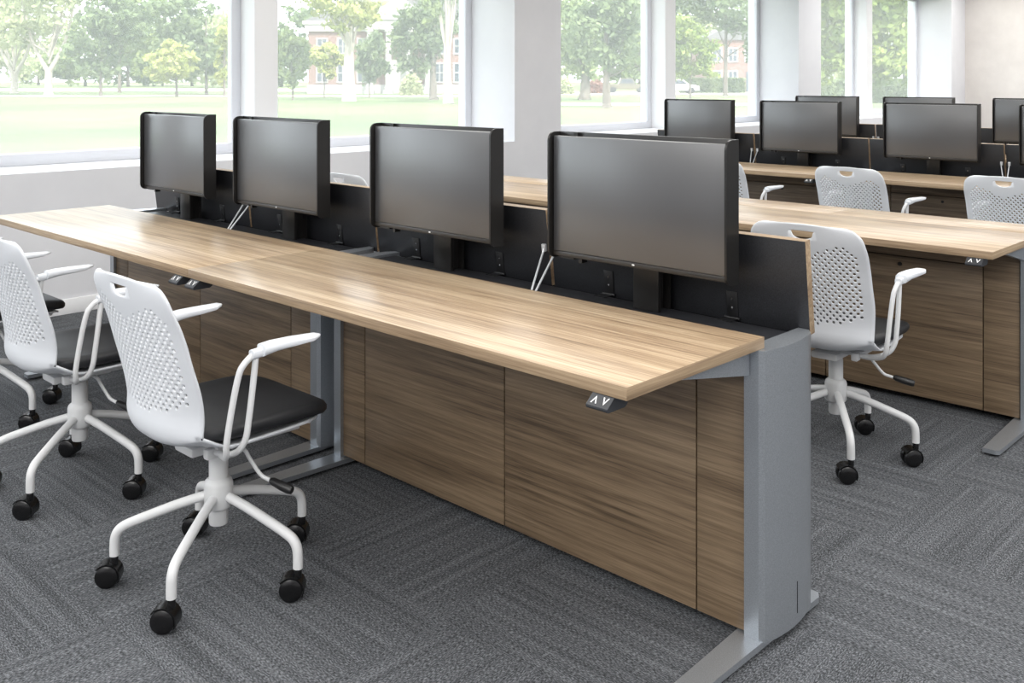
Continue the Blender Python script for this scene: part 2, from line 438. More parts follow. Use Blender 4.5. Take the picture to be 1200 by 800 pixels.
for r, lb, la in ((2, 'wood bench desk of the third row, right half, behind the two white chair backs', 'wood bench desk of the third row, left half, its lid end near the windows'),
                  (3, 'rearmost wood bench desk, right half, only black lids showing', 'rearmost wood bench desk, left half, only a strip of lid showing')):
    for src, l in ((deskB, lb), (deskA, la)):
        c = copy_tree(src); c.location.y += RY[r]; c['label'] = l

# ------------------------------------------------------------------ monitors
def make_monitor(x):
    root = empty('desktop_monitor', (x, 2.40, .7115))
    O = Vector((0, 2.40, .7115)); P = lambda mb, n, m, par=root: part(mb, n, m, par, org=O)
    P(MB().box((-.3125, 2.332, .862), (.3125, 2.356, 1.222), .003), 'screen', SCREEN)
    scr = KIDS[root.name][-1]
    bz = MB(); bz.box((-.315, 2.3335, .846), (.315, 2.357, .8615), .002); 
    b = P(bz, 'bezel', BEZEL, scr)
    P(MB().box((-.006, 2.3328, .852), (.003, 2.3335, .8565), .0005), 'logo', ICON, scr)
    P(MB().box((.19, 2.3330, .8535), (.285, 2.3335, .8555)), 'button_strip', BLACKT, scr)
    h = MB(); r = .028
    for s in (-1, 1):
        x0, x1 = (.3165, .3235) if s > 0 else (-.3235, -.3165)
        pl = [(2.375, .838), (2.375, 1.234)]
        for k in range(7): a = PI / 2 + k / 6 * PI / 2; pl.append((2.312 + r + r * math.cos(a), 1.234 - r + r * math.sin(a)))
        for k in range(7): a = PI + k / 6 * PI / 2; pl.append((2.312 + r + r * math.cos(a), .838 + r + r * math.sin(a)))
        h.prism(pl, x0, x1, M=Matrix(((0, 0, 1, 0), (1, 0, 0, .004), (0, 1, 0, 0), (0, 0, 0, 1))))
    h.box((-.3165, 2.368, .838), (.3165, 2.379, 1.234), .001)
    h.box((-.30, 2.345, .8385), (-.24, 2.366, .8455)); h.box((-.215, 2.34, .832), (-.203, 2.366, .8455))
    h.box((-.25, 2.358, 1.2215), (-.235, 2.3655, 1.2335))
    P(h, 'housing', BLACKH)
    p = MB(); p.box((-.046, 2.392, .7115), (.046, 2.408, 1.10), .002); p.box((-.046, 2.408, .7115), (-.032, 2.454, 1.10)); p.box((.006, 2.408, .7115), (.020, 2.454, 1.10)); p.box((-.03, 2.455, .7115), (.046, 2.456, 1.10), .001)
    po = P(p, 'post', BLACKH)
    P(MB().box((-.046, 2.3755, .93), (.046, 2.3915, 1.10)), 'mounting_plate', BLACKT, po)
    return root
MX = [-1.707, -2.587, -3.55, -4.433]
m0 = make_monitor(MX[0])
ML = {0: ['largest black monitor in front, at the near end of the front desk', 'second monitor from the near end of the front desk', 'third monitor from the near end, in front of a white chair top and window mullion', 'leftmost monitor on the front desk, with the big window behind it'],
      2: ['monitor cut off by the right picture edge on the third row', 'large black monitor on the third row, right of the middle white chair back', 'third row monitor with a bluish sheen, second from the window side', 'third row monitor nearest the windows, rising above the largest front monitor'],
      3: [None, 'rear row monitor farthest right, against the beige back wall', 'rear row monitor almost hidden behind the black third row monitor', 'rear row monitor nearest the windows, half hidden behind the bluish third row monitor']}
for r in (0, 2, 3):
    for i in range(4):
        if ML[r][i] is None: continue
        o = m0 if (r == 0 and i == 0) else copy_tree(m0)
        o.location = (MX[i], 2.345 + RY[r], .7285); o.scale = (.977, .977, .977)
        tag(o, ML[r][i], 'monitor', ['front row monitors', '', 'third row monitors', 'rear row monitors'][r])

# ------------------------------------------------------------------ chairs
def make_chair():
    root = empty('swivel_chair', (0, 0, 0))
    UP = ('seat_shell', 'seat_cushion', 'tilt_mechanism', 'arm_frame', 'arm_pad', 'height_lever', 'lever_grip')
    def P(mb, n, m, par=root, **k):
        if n in UP:
            for v in mb.v: v.y -= (.032 if n.startswith('arm') else .019); v.z -= (.008 if n.startswith('arm') else 0)
        return part(mb, n, m, par, **k)
    prof = [(-.272, .890), (-.258, .82), (-.236, .74), (-.216, .66), (-.202, .59), (-.196, .53), (-.198, .485), (-.186, .45), (-.148, .43), (-.08, .424), (0, .424), (.10, .427), (.19, .431), (.24, .428), (.266, .414)]
    pts = crom([Vector((0, a, b)) for a, b in prof], 12)
    L = [0]
    for i in range(1, len(pts)): L.append(L[-1] + (pts[i] - pts[i - 1]).length)
    tot = L[-1]
    def pp(v):
        v = max(0, min(tot - 1e-6, v))
        for i in range(1, len(L)):
            if L[i] >= v:
                t = (v - L[i - 1]) / (L[i] - L[i - 1]); p = pts[i - 1].lerp(pts[i], t); tg = (pts[i] - pts[i - 1]).normalized(); break
        return p, Vector((0, -tg.z, tg.y))        # normal: toward the sitter
    def lerp(tab, v):
        for (a, x), (b, y) in zip(tab, tab[1:]):
            if v <= b: t = (v - a) / (b - a); t = t * t * (3 - 2 * t); return x + (y - x) * t
        return tab[-1][1]
    def hw(v):
        wv = lerp([(0, .208), (.12, .220), (.28, .220), (.40, .210), (.50, .208), (.60, .200), (tot, .185)], v)
        r = .054
        if v < r: wv -= r - math.sqrt(max(0, r * r - (r - v) ** 2))
        r2 = .10
        if v > tot - r2: wv -= r2 - math.sqrt(max(0, r2 * r2 - (r2 - (tot - v)) ** 2))
        return wv
    def bend(v): return lerp([(0, .022), (.2, .038), (.40, .055), (.48, .05), (.60, .012), (tot, .004)], v)
    def map3(u, v):
        p, n = pp(v + .012 * u * u * max(0, 1 - v / .12)); 
        return Vector((u * hw(v), p.y, p.z)) + n * (bend(v) * abs(u) ** 2.3)
    N = 38; c = .0122
    nb = 31                                   # fine rows of the back
    vs_row = [0, .004] + [.010 + c * i for i in range(nb)]
    v = vs_row[-1]
    while v + .018 < tot - .10: v += .018; vs_row.append(v)
    while v + .012 < tot - .012: v += .012; vs_row.append(v)
    vs_row += [tot - .006, tot - .002, tot]
    sh = MB(); nr = len(vs_row)
    us = [-1 + 2 * j / N for j in range(N + 1)]
    VV = [[None] * (N + 1) for _ in range(nr)]
    for i in range(nr):
        for j in range(N + 1):
            sh.v.append(map3(us[j], vs_row[i])); VV[i][j] = len(sh.v) - 1
    # handle slot block
    bi0, bi1, bj0, bj1 = 3, 6, N // 2 - 5, N // 2 + 5
    def inslot(i, j): return bi0 <= i < bi1 and bj0 <= j < bj1
    def hole(i, j):
        if i < 5 or i > 31: return False
        u = (us[j] + us[j + 1]) / 2; vv = (vs_row[i] + vs_row[i + 1]) / 2
        if abs(u) > .86: return False
        if vv < .060 + .060 * max(0, 1 - abs(u) / .66): return False
        if vv < .062 + .10 * max(0, (abs(u) - .7) / .3): return False
        if vv > .372 - .05 * u * u: return False
        return (i + j) % 2 == 0
    for i in range(nr - 1):
        for j in range(N):
            if inslot(i, j): continue
            q = [VV[i][j], VV[i][j + 1], VV[i + 1][j + 1], VV[i + 1][j]]
            if not hole(i, j): sh.f.append(tuple(q)); sh.mi.append(0); continue
            um, vm = (us[j] + us[j + 1]) / 2, (vs_row[i] + vs_row[i + 1]) / 2
            du, dv = (us[j + 1] - us[j]) / 2 * .98, (vs_row[i + 1] - vs_row[i]) / 2 * .98
            ring = []
            for k in range(8):
                a = -3 * PI / 4 + k * PI / 4                  # starts at corner (u-,v-), goes to (u+,v-)...
                sh.v.append(map3(um + du * math.cos(a), vm + dv * math.sin(a))); ring.append(len(sh.v) - 1)
            for k in range(4):
                a0, a1, a2 = ring[2 * k], ring[2 * k + 1], ring[(2 * k + 2) % 8]
                sh.f.append((q[k], q[(k + 1) % 4], a2, a1)); sh.mi.append(0); sh.f.append((q[k], a1, a0)); sh.mi.append(0)
    # slot ring
    loop = [(bi0, j) for j in range(bj0, bj1)] + [(i, bj1) for i in range(bi0, bi1)] + [(bi1, j) for j in range(bj1, bj0, -1)] + [(i, bj0) for i in range(bi1, bi0, -1)]
    va, vb = vs_row[bi0] + .002, vs_row[bi1] - .002; um = us[bj1] * .90
    ring = []
    for (i, j) in loop:
        u = us[j] / us[bj1]; vt = (vs_row[i] - vs_row[bi0]) / (vs_row[bi1] - vs_row[bi0])
        uu = u * um
        bot = va + (vb - va) * math.sqrt(max(0, 1 - (abs(u) * .99) ** 1.9))
        sh.v.append(map3(uu * (1 - .12 * vt * abs(u) ** 3), va + (bot - va) * vt)); ring.append(len(sh.v) - 1)
    for k in range(len(loop)):
        k2 = (k + 1) % len(loop)
        sh.f.append((VV[loop[k][0]][loop[k][1]], VV[loop[k2][0]][loop[k2][1]], ring[k2], ring[k])); sh.mi.append(0)
    so = P(sh, 'seat_shell', WHITEP, ang=50)
    md = so.modifiers.new('thickness', 'SOLIDIFY'); md.thickness = .007; md.offset = 0
    # cushion
    cu = MB(); n = 48; rings = [(.90, .0), (.97, .004), (1.0, .014), (1.0, .026), (.97, .036), (.90, .042), (.70, .046), (.40, .048), (.12, .0485)]
    vs = []
    for (k, z) in rings:
        for q in range(n):
            a = 2 * PI * q / n; ca, sa = math.cos(a), math.sin(a); e = 2 / 4.2
            x = .211 * math.copysign(abs(ca) ** e, ca) * k; y = .230 * math.copysign(abs(sa) ** e, sa) * k + .063
            zz = .440 + z + .012 * max(0, abs(x) / .2) ** 3 - .010 * max(0, (y - .16) / .11) ** 2 + (.012 * max(0, (-.06 - y) / .1) ** 2)
            vs.append(Vector((x * (1 - .06 * max(0, -y / .15)), y, zz)))
    fs = [(i * n + q, i * n + (q + 1) % n, (i + 1) * n + (q + 1) % n, (i + 1) * n + q) for i in range(len(rings) - 1) for q in range(n)]
    fs += [tuple(range(n - 1, -1, -1)), tuple(range((len(rings) - 1) * n, len(rings) * n))]
    cu.add(vs, fs); P(cu, 'seat_cushion', LEATHER, ang=60)
    # mechanism
    me = MB(); me.box((-.05, -.09, .372), (.05, .11, .398), .008); me.box((-.13, -.055, .396), (.13, -.020, .414), .006); me.box((-.13, .10, .400), (.13, .13, .414), .006)
    me.box((-.135, -.06, .402), (-.105, .20, .418), .005); me.box((.105, -.06, .402), (.135, .20, .418), .005); me.box((.10, -.085, .385), (.125, -.05, .414), .006); me.box((-.125, -.085, .385), (-.10, -.05, .414), .006)
    me.tube([(.12, .22, .424), (.15, .22, .424)], .008, 8)
    P(me, 'tilt_mechanism', WHITEM)
    gc = MB().lathe([(.014, .335), (.014, .385)], n=16); gc.mi = [1] * len(gc.mi)
    gc.lathe([(.0245, .150), (.0265, .156), (.0265, .352), (.0235, .358), (.017, .358)], n=22)
    gc.lathe([(.036, .198), (.040, .204), (.040, .262), (.037, .272), (.028, .280)], n=24)
    P(gc, 'gas_column', [WHITEM, CHROME], ang=40)
    # base legs with casters
    for k in range(5):
        a = PI / 2 + k * 2 * PI / 5; ca, sa = math.cos(a), math.sin(a)
        rz = [(.030, .232), (.10, .214), (.17, .192), (.235, .170), (.262, .156), (.275, .136), (.278, .11), (.278, .083)]
        lg = MB().tube([(r * ca, r * sa, z) for r, z in rz], [.0135] * 8, 12, smooth=0)
        sm = crom([Vector((r * ca, r * sa, z)) for r, z in rz], 4)
        lg = MB().tube(sm, .0135, 12)
        leg = P(lg, 'base_leg', WHITEM, ang=60)
        cs = MB(); S_ = 1.04; cx, cy = .278 * ca, .278 * sa
        sw = [2.33, 2.2, 2.45, 2.3, 2.4][k]                     # swivel
        M = Matrix.Translation((cx, cy, 0)) @ Matrix.Rotation(sw, 4, 'Z') @ Matrix.Scale(S_, 4)
        RX = Matrix.Rotation(PI / 2, 3, 'Y'); M3 = M.to_3x3()
        for sd in (-1, 1):
            cs.lathe([(.024, -.0085), (.0295, -.006), (.0305, 0), (.0295, .006), (.023, .0095), (.012, .0105)], M @ Vector((sd * .0155, .016, .0305)), 20, M=M3 @ RX @ Matrix.Diagonal((1, 1, sd)).to_3x3())
        pl = []
        for q in range(11): an = -.15 * PI + q / 10 * .95 * PI; pl.append((.016 + .0345 * math.cos(an), .0305 + .0345 * math.sin(an)))
        for q in range(10, -1, -1): an = -.15 * PI + q / 10 * .95 * PI; pl.append((.016 + .0315 * math.cos(an), .0305 + .0315 * math.sin(an)))
        cs.prism(pl, -.022, .022, M=M @ Matrix(((0, 0, 1, 0), (-1, 0, 0, .032), (0, 1, 0, 0), (0, 0, 0, 1))))
        cs.box((-.006, -.006, .03), (.006, .034, .062), .002, M=M)
        cs.lathe([(.0095, .056), (.0105, .062), (.0105, .076), (.0085, .084)], M @ Vector((0, 0, 0)), 14)
        P(cs, 'caster', CASTER, leg, ang=40)
    # arms
    for s in (1, -1):
        am = MB()
        am.tube([(s * .115, -.035, .408), (s * .17, -.05, .412), (s * .218, -.07, .430), (s * .234, -.078, .47), (s * .240, -.066, .56), (s * .245, -.050, .64), (s * .248, -.036, .668), (s * .25, -.008, .688), (s * .25, .03, .691)], .0085, 12, smooth=5)
        am.tube([(s * .25, -.002, .684), (s * .25, -.012, .60), (s * .248, -.022, .52), (s * .244, -.028, .475), (s * .225, -.036, .440), (s * .18, -.045, .418), (s * .115, -.045, .410)], .0085, 12, smooth=5)
        arm = P(am, 'arm_frame', WHITEM, ang=60)
        pd = MB(); secs = []
        for y, wd, z0, z1, xo in ((-.016, .012, .678, .702, 0), (.012, .013, .679, .704, 0), (.014, .021, .681, .712, 0), (.05, .026, .689, .714, .001), (.11, .029, .693, .713, .004), (.155, .030, .697, .711, .008), (.180, .019, .703, .712, .010), (.188, .008, .706, .710, .011)):
            zc = (z0 + z1) / 2; hz_ = (z1 - z0) / 2; ring = []
            for q in range(14):
                a = 2 * PI * q / 14; ca, sa = math.cos(a), math.sin(a); e = .6
                ring.append(Vector((s * (.25 + xo) + wd * math.copysign(abs(ca) ** e, ca), y, zc + hz_ * math.copysign(abs(sa) ** e, sa))))
            secs.append(ring)
        vs = [p for r_ in secs for p in r_]
        fs = [(i * 14 + q, i * 14 + (q + 1) % 14, (i + 1) * 14 + (q + 1) % 14, (i + 1) * 14 + q) for i in range(len(secs) - 1) for q in range(14)]
        fs += [tuple(range(13, -1, -1)), tuple(range((len(secs) - 1) * 14, len(secs) * 14))]
        pd.add(vs, fs); P(pd, 'arm_pad', WHITEP, arm, ang=45)
    lv = MB().tube([(.06, .02, .392), (.115, .03, .385), (.135, .035, .365), (.165, .05, .325), (.185, .058, .316), (.205, .064, .312)], .0055, 8, smooth=3)
    lvo = P(lv, 'height_lever', WHITEM, ang=60)
    P(MB().tube([(.198, .062, .3135), (.207, .065, .312), (.235, .074, .305), (.258, .082, .300), (.266, .085, .298)], [.007, .0105, .0125, .0125, .010], 12), 'lever_grip', RUBBER, lvo, ang=40)
    return root
ch0 = make_chair()
CH = [((-2.523, 1.432), 0, 'front white swivel chair, nearest the camera, fully in view at the long desk'),
      ((-3.455, 1.43), 0, 'white swivel chair in the middle of the three, directly behind the nearest one'),
      ((-4.38, 1.43), 0, 'white swivel chair cut off at the left edge, mostly hidden by another chair'),
      ((-1.687, 3.510), 2, 'white swivel chair behind the open wood-edged black lid, facing the closed desk'),
      ((-4.40, 3.503), 0, 'white chair whose top just shows over the black lids between two front monitors'),
      ((-3.478, 5.76), 0, 'white chair half hidden by the right side of the largest front monitor'),
      ((-2.56, 5.77), -3, 'white chair back in the middle of the second aisle, between the two desks'),
      ((-1.71, 5.80), -3, 'white chair back cut off at the right edge above the closed desk')]
for i, (xy, rz, lb) in enumerate(CH):
    o = ch0 if i == 0 else copy_tree(ch0)
    o.location = (xy[0], xy[1], 0); o.rotation_euler = (0, 0, math.radians(rz))
    for k in KIDS[o.name]:
        if k.name.startswith('base_leg'): k.rotation_euler = (0, 0, math.radians(-rz))
    tag(o, lb, 'chair', 'white perforated swivel chairs')

# ------------------------------------------------------------------ outdoors
GZ = -.03
struct(MB().add([(-6.8, -260, GZ), (-6.8, 420, GZ), (-520, 420, GZ), (-520, -260, GZ)], [(0, 1, 2, 3)]), 'lawn', LAWN)
def strip(name, da, db, pa, pb):
    q = [at(pa, da, GZ + .012), at(pb, da, GZ + .012), at(pb, db, GZ + .012), at(pa, db, GZ + .012)]
    m = MB(); lo = [Vector((v.x, v.y, GZ)) for v in q]
    return struct(m.add(q + lo, [(0, 1, 2, 3), (0, 1, 5, 4), (1, 2, 6, 5), (2, 3, 7, 6), (3, 0, 4, 7)]), name, PATHM)
strip('footpath', 82, 88, -250, 640)
strip('footpath', 120, 150, -250, 420)
strip('footpath', 54, 59, 620, 980)
strip('road', 92, 112, 640, 980)
def quads(mb, c, size, rnd, mi=0, up=.35):
    n = Vector((rnd.gauss(0, 1), rnd.gauss(0, 1), rnd.gauss(0, 1) + up)).normalized(); u = n.orthogonal().normalized(); w_ = n.cross(u)
    a = rnd.random() * 6.28; u, w_ = u * math.cos(a) + w_ * math.sin(a), w_ * math.cos(a) - u * math.sin(a)
    s = size * rnd.uniform(.6, 1.3)
    mb.add([c - u * s, c - w_ * s * .55, c + u * s, c + w_ * s * .55], [(0, 1, 2, 3)], mi)
def tree(name, px, d, h, crown, label, leaf, bark, trunk_r, n=2600, size=.30, seed=1, fork=None, group='trees on the lawn'):
    """crown: list of (dx, z, rx, rz) blobs in metres, lateral from trunk"""
    rnd = random.Random(seed); base = at(px, d, GZ); root = empty(name, base)
    tag(root, label, 'tree', group)
    r3 = Vector((R2.x, R2.y, 0)); f3 = Vector((F2.x, F2.y, 0))
    n = int(n * 1.4); size *= .80; tr = MB()
    top = max(z for _, z, _, _ in crown)
    if fork:
        tr.tube([(0, 0, 0), (0, 0, .3), Vector((0, 0, fork))], [trunk_r * 1.35, trunk_r, trunk_r * .9], 9)
        for q in (-1, 1): tr.tube([Vector((0, 0, fork * .9)), r3 * q * h * .10 + Vector((0, 0, fork + h * .18)), r3 * q * h * .17 + Vector((0, 0, fork + h * .5))], [trunk_r * .7, trunk_r * .5, trunk_r * .2], 8, smooth=3)
    else:
        tr.tube([(0, 0, 0), (0, 0, .25), (rnd.uniform(-.1, .1), 0, h * .3), (rnd.uniform(-.2, .2), rnd.uniform(-.2, .2), h * .75)], [trunk_r * 1.5, trunk_r * 1.1, trunk_r, trunk_r * .4], 9, smooth=3)
    for k in range(7):
        b = rnd.choice(crown); z0 = rnd.uniform(.35, .6) * top * .8 if not fork else fork + rnd.uniform(.2, 2)
        e = r3 * (b[0] + rnd.uniform(-.6, .6) * b[2]) + f3 * rnd.uniform(-.6, .6) * b[2] + Vector((0, 0, b[1] + rnd.uniform(-.3, .4) * b[3]))
        s0 = Vector((0, 0, min(z0, e.z - .3))); tr.tube([s0, s0.lerp(e, .5) + Vector((0, 0, -.15)), e], [trunk_r * .35, trunk_r * .22, trunk_r * .06], 6, smooth=2)
    part(tr, 'trunk', bark, root, ang=60)
    lf = MB(); vol = [b[2] ** 2 * b[3] for b in crown]; sv = sum(vol)
    for b, vv in zip(crown, vol):
        nn = int(n * vv / sv); ncl = max(6, nn // 45); cl = []
        for _ in range(ncl):
            v = Vector((rnd.gauss(0, 1), rnd.gauss(0, 1), rnd.gauss(0, 1))).normalized() * rnd.uniform(.35, 1) ** .6
            cl.append(v)
        for _ in range(nn):
            v = rnd.choice(cl) + Vector((rnd.gauss(0, .13), rnd.gauss(0, .13), rnd.gauss(0, .11)))
            c = r3 * (b[0] + v.x * b[2]) + f3 * v.y * b[2] + Vector((0, 0, b[1] + v.z * b[3]))
            quads(lf, c, size, rnd)
    lo_ = part(lf, 'foliage', leaf, root, ang=180)
    return root
def px2m(dp, d): return dp / FPX * d
def ctree(name, px, ybase, blobs, label, leaf, bark, tw, **kw):
    """blobs in photo terms (px centre, y centre, half width, half height) turned into metres at the trunk's distance"""
    d = kw.pop('d', None) or HC * FPX / (ybase - YH)
    cr = [(px2m(a - px, d), hz(b, d), px2m(c, d), px2m(e, d)) for a, b, c, e in blobs]
    h = max(z + rz for _, z, _, rz in cr)
    fk = kw.pop('forky', None)
    return tree(name, px, d, h, cr, label, leaf, bark, px2m(tw, d) / 2, fork=hz(fk, d) if fk else None, **kw)
ctree('lawn_tree', 57, 110.5, [(40, 5, 60, 40), (92, -14, 44, 36), (15, 40, 25, 20), (66, -50, 62, 40)], 'tall pale tree with a forked white trunk seen through the leftmost window', L_PALE, BARKP, 9, forky=82, n=3000, size=.42, seed=3)
ctree('lawn_tree', 17, 109, [(10, 20, 45, 45), (-30, -10, 50, 50)], 'pale forked tree at the left picture edge beyond the window', L_PALE, BARKP, 8, forky=86, n=2600, size=.42, seed=4)
ctree('lawn_tree', 118, 112, [(110, 55, 34, 38), (135, 20, 40, 30)], 'slim green lawn tree right of the forked white trunk', L_DARK, BARK, 3.4, n=2800, size=.36, seed=5)
ctree('lawn_tree', 140, 108.2, [(160, 45, 28, 42), (165, 0, 38, 28)], 'broad green lawn tree above the leftmost front monitor', L_MID, BARK, 4, n=2800, size=.38, seed=6)
ctree('lawn_tree', 207, 113, [(200, 75, 30, 19), (206, 62, 22, 14)], 'small bright yellow-green tree in the leftmost window', L_YEL, BARK, 3, n=2200, size=.28, seed=7)
ctree('lawn_tree', 242, 110.5, [(230, 55, 40, 36), (215, 20, 40, 28), (255, 70, 20, 22)], 'dark round-headed lawn tree near the right edge of the leftmost window', L_DARK, BARK, 3.6, n=3000, size=.38, seed=8)
ctree('lawn_tree', 263, 112, [(262, 80, 10, 22), (272, 40, 18, 24)], 'narrow yellowish tree hard against the first window frame', L_YEL, BARK, 2.5, n=1200, size=.3, seed=18)
ctree('lawn_tree', 343, 117, [(342, 66, 20, 33)], 'small green tree at the left of the second window, before the brick hall', L_MID, BARK, 2.2, n=1700, size=.26, seed=9)
ctree('lawn_tree', 380, 114, [(382, 66, 19, 17), (386, 80, 12, 12)], 'small light green tree before the left brick wing', L_YEL, BARK, 1.6, n=1300, size=.26, seed=10)
ctree('lawn_tree', 409, 118, [(404, 10, 42, 32), (380, -25, 60, 30), (420, 30, 26, 20)], 'big elm with a thick pale trunk and yellow-green crown', L_YEL, BARKP, 15, n=3200, size=.26, seed=11)
ctree('lawn_tree', 433, 114, [(438, 66, 20, 28)], 'thin dark tree right of the thick elm trunk', L_DARK, BARK, 1.6, n=1500, size=.27, seed=12)
ctree('lawn_tree', 508, 116.5, [(488, 45, 34, 42), (510, 15, 34, 30)], 'dark leafy tree before the columns of the brick hall', L_DARK, BARK, 9, n=3000, size=.26, seed=13)
ctree('lawn_tree', 525, 121, [(530, -40, 40, 34), (505, 10, 18, 20)], 'tree with a tall straight white trunk at the right of the second window', L_MID, BARKP, 11, n=2400, size=.24, seed=14)
ctree('lawn_tree', 685, 116.5, [(680, 62, 30, 30), (665, 20, 34, 40)], 'stout dark trunked tree left of the street tree in the third window', L_MID, BARK, 12, n=3000, size=.26, seed=15)
ctree('lawn_tree', 711, 126, [(705, 35, 42, 40), (730, 10, 42, 30), (740, 70, 20, 18)], 'street tree with a straight grey trunk in the middle of the third window', L_DARK, BARK, 9.5, n=4200, size=.20, seed=16)
ctree('lawn_tree', 809, 115, [(808, 62, 32, 30), (800, 40, 24, 24), (828, 86, 16, 10)], 'bright green young tree in the fourth window above the hedge', L_NEAR, BARK, 2.2, n=3000, size=.24, seed=17)
ctree('lawn_tree', 850, 112, [(850, 10, 46, 34), (880, 40, 14, 36), (800, -10, 40, 30)], 'dark tall tree shading the brick house in the fourth window', L_DARK, BARK, 5, n=3600, size=.32, seed=19)
ctree('lawn_tree', 1000, 138, [(975, 40, 40, 52), (1030, 40, 46, 56), (1060, 80, 30, 24), (1000, -10, 70, 40)], 'near leafy tree filling the two farthest windows', L_NEAR, BARK, 12, d=24, n=9000, size=.12, seed=20)
for k, (px, d, lab) in enumerate([(-20, 172, 'distant pale tree behind the forked trunks'), (100, 180, 'distant hazy tree behind the slim green tree'), (45, 186, 'distant pale tree seen between the two forked white trunks'), (150, 190, 'distant hazy tree behind the broad green lawn tree'), (225, 182, 'distant hazy tree behind the dark round-headed tree'), (190, 175, 'distant hazy tree behind the small yellow-green tree'), (262, 175, 'distant tree at the first window frame'),
                             (330, 165, 'distant tree left of the brick hall'), (655, 150, 'distant tree at the left of the third window'), (750, 166, 'distant tree behind the parked pickup'), (800, 170, 'distant tree behind the white car'), (960, 120, 'far tree behind the leaves of the fifth window'), (1060, 120, 'far tree behind the leaves of the last window')]):
    tree('distant_tree', px, d + (0, 24, 48)[k % 3], 16, [(0, 6, 8, 5.5), (3, 10.5, 6, 5), (-5, 4, 5, 3.2)], lab, [L_PALE, L_MID, L_PALE, L_DARK][k % 4], BARK, .3, n=2000, size=.8, seed=40 + k, group='distant trees')
def bush(px, yb, w_, h_, leaf, label, seed, d=None, cat='bush', n=900, size=.22):
    d = d or HC * FPX / (yb - YH); rnd = random.Random(seed); m = MB(); r3 = Vector((R2.x, R2.y, 0)); f3 = Vector((F2.x, F2.y, 0))
    W, H = px2m(w_, d), px2m(h_, d)
    for _ in range(n):
        v = Vector((rnd.gauss(0, 1), rnd.gauss(0, 1), abs(rnd.gauss(0, 1)))).normalized() * rnd.uniform(.6, 1)
        quads(m, r3 * v.x * W + f3 * v.y * W * .7 + Vector((0, 0, max(.05, v.z * H * 2))), size, rnd)
    st = m.build('bush', leaf, ang=180, loc=at(px, d, GZ)); tag(st, label, cat, 'bushes outside'); return st
bush(482, 111.5, 14, 13, L_PALE, 'pale round bush before the right brick wing', 61)
bush(660, 110, 12, 10, L_PALE, 'pale bush at the left edge of the third window', 62)
bush(698, 109, 13, 8, L_RED, 'reddish shrub behind the street tree', 63)
def hedge(pa, pb, d, h, label, seed, n=3000):
    rnd = random.Random(seed); m = MB(); c = at((pa + pb) / 2, d, GZ); r3 = Vector((R2.x, R2.y, 0)); f3 = Vector((F2.x, F2.y, 0)); W = px2m(pb - pa, d) / 2
    Mx = Matrix((( r3.x, f3.x, 0, 0), (r3.y, f3.y, 0, 0), (0, 0, 1, 0), (0, 0, 0, 1)))
    m.box((-W * .99, -.5, 0), (W * .99, .5, h * .95), .1, M=Mx)
    for _ in range(n):
        f = rnd.random(); x = rnd.uniform(-W, W)
        p = r3 * x + (f3 * -.55 + Vector((0, 0, rnd.uniform(0, h))) if f < .6 else f3 * rnd.uniform(-.55, .55) + Vector((0, 0, h)))
        quads(m, p, .16, rnd)
    return tag(m.build('hedge', L_DARK, ang=180, loc=c), label, 'hedge')
hedge(796, 872, 104, 1.5, 'clipped green hedge in front of the brick house', 70)
hedge(958, 1076, 60, 1.35, 'low dark hedge beneath the leaves of the farthest windows', 71)

def facing(px, d):  # frame whose x runs to the right and -y faces the room
    return Matrix.Translation(at(px, d, GZ)) @ Matrix(((R2.x, F2.x, 0, 0), (R2.y, F2.y, 0, 0), (0, 0, 1, 0), (0, 0, 0, 1)))
def bwindow(root, x, z, w_, h_):
    m = MB(); t = .14
    m.box((x - w_ / 2 - t, -.10, z - t), (x - w_ / 2, .0, z + h_ + t)); m.box((x + w_ / 2, -.10, z - t), (x + w_ / 2 + t, .0, z + h_ + t))
    m.box((x - w_ / 2, -.10, z + h_), (x + w_ / 2, 0, z + h_ + t)); m.box((x - w_ / 2, -.12, z - t), (x + w_ / 2, 0, z))
    m.box((x - .04, -.08, z), (x + .04, 0, z + h_)); m.box((x - w_ / 2, -.08, z + h_ / 2 - .04), (x + w_ / 2, 0, z + h_ / 2 + .04))
    f = part(m, 'window', STONE, root)
    part(MB().box((x - w_ / 2, -.04, z), (x + w_ / 2, -.005, z + h_)), 'pane', DARKG, f)
def frame_root(name, px, d, label, cat):
    M = facing(px, d); r = empty(name, M.translation, math.atan2(R2.y, R2.x)); tag(r, label, cat); return r
bh = frame_root('brick_hall', 470, 100, 'red brick hall with white columned porch beyond the second window', 'building')
part(MB().box((-9.4, 0, 0), (-2.4, 14, 7.0)).box((2.4, 0, 0), (9.4, 14, 7.0)).box((-2.4, .4, 0), (2.4, 14, 7.0)), 'brick_wall', BRICK, bh)
part(MB().box((-9.7, -.35, 6.3), (9.7, 14.2, 7.0)).box((-9.9, -.5, 7.0), (9.9, 14.4, 7.35)), 'cornice', STONE, bh)
part(MB().box((-9.5, -.15, 0), (9.5, -.0, .9)), 'plinth', STONE, bh)
part(MB().prism([(-9.9, 7.35), (9.9, 7.35), (5, 9.6), (-5, 9.6)], 0, 13, M=Matrix(((1, 0, 0, 0), (0, 0, 1, 0), (0, 1, 0, 0), (0, 0, 0, 1)))), 'roof', ROOFM, bh)
part(MB().prism([(-3.6, 7.35), (3.6, 7.35), (0, 9.7)], -2.4, .3, M=Matrix(((1, 0, 0, 0), (0, 0, 1, 0), (0, 1, 0, 0), (0, 0, 0, 1)))).box((-3.4, -2.2, 6.4), (3.4, 0, 7.35)), 'pediment', STONE, bh)
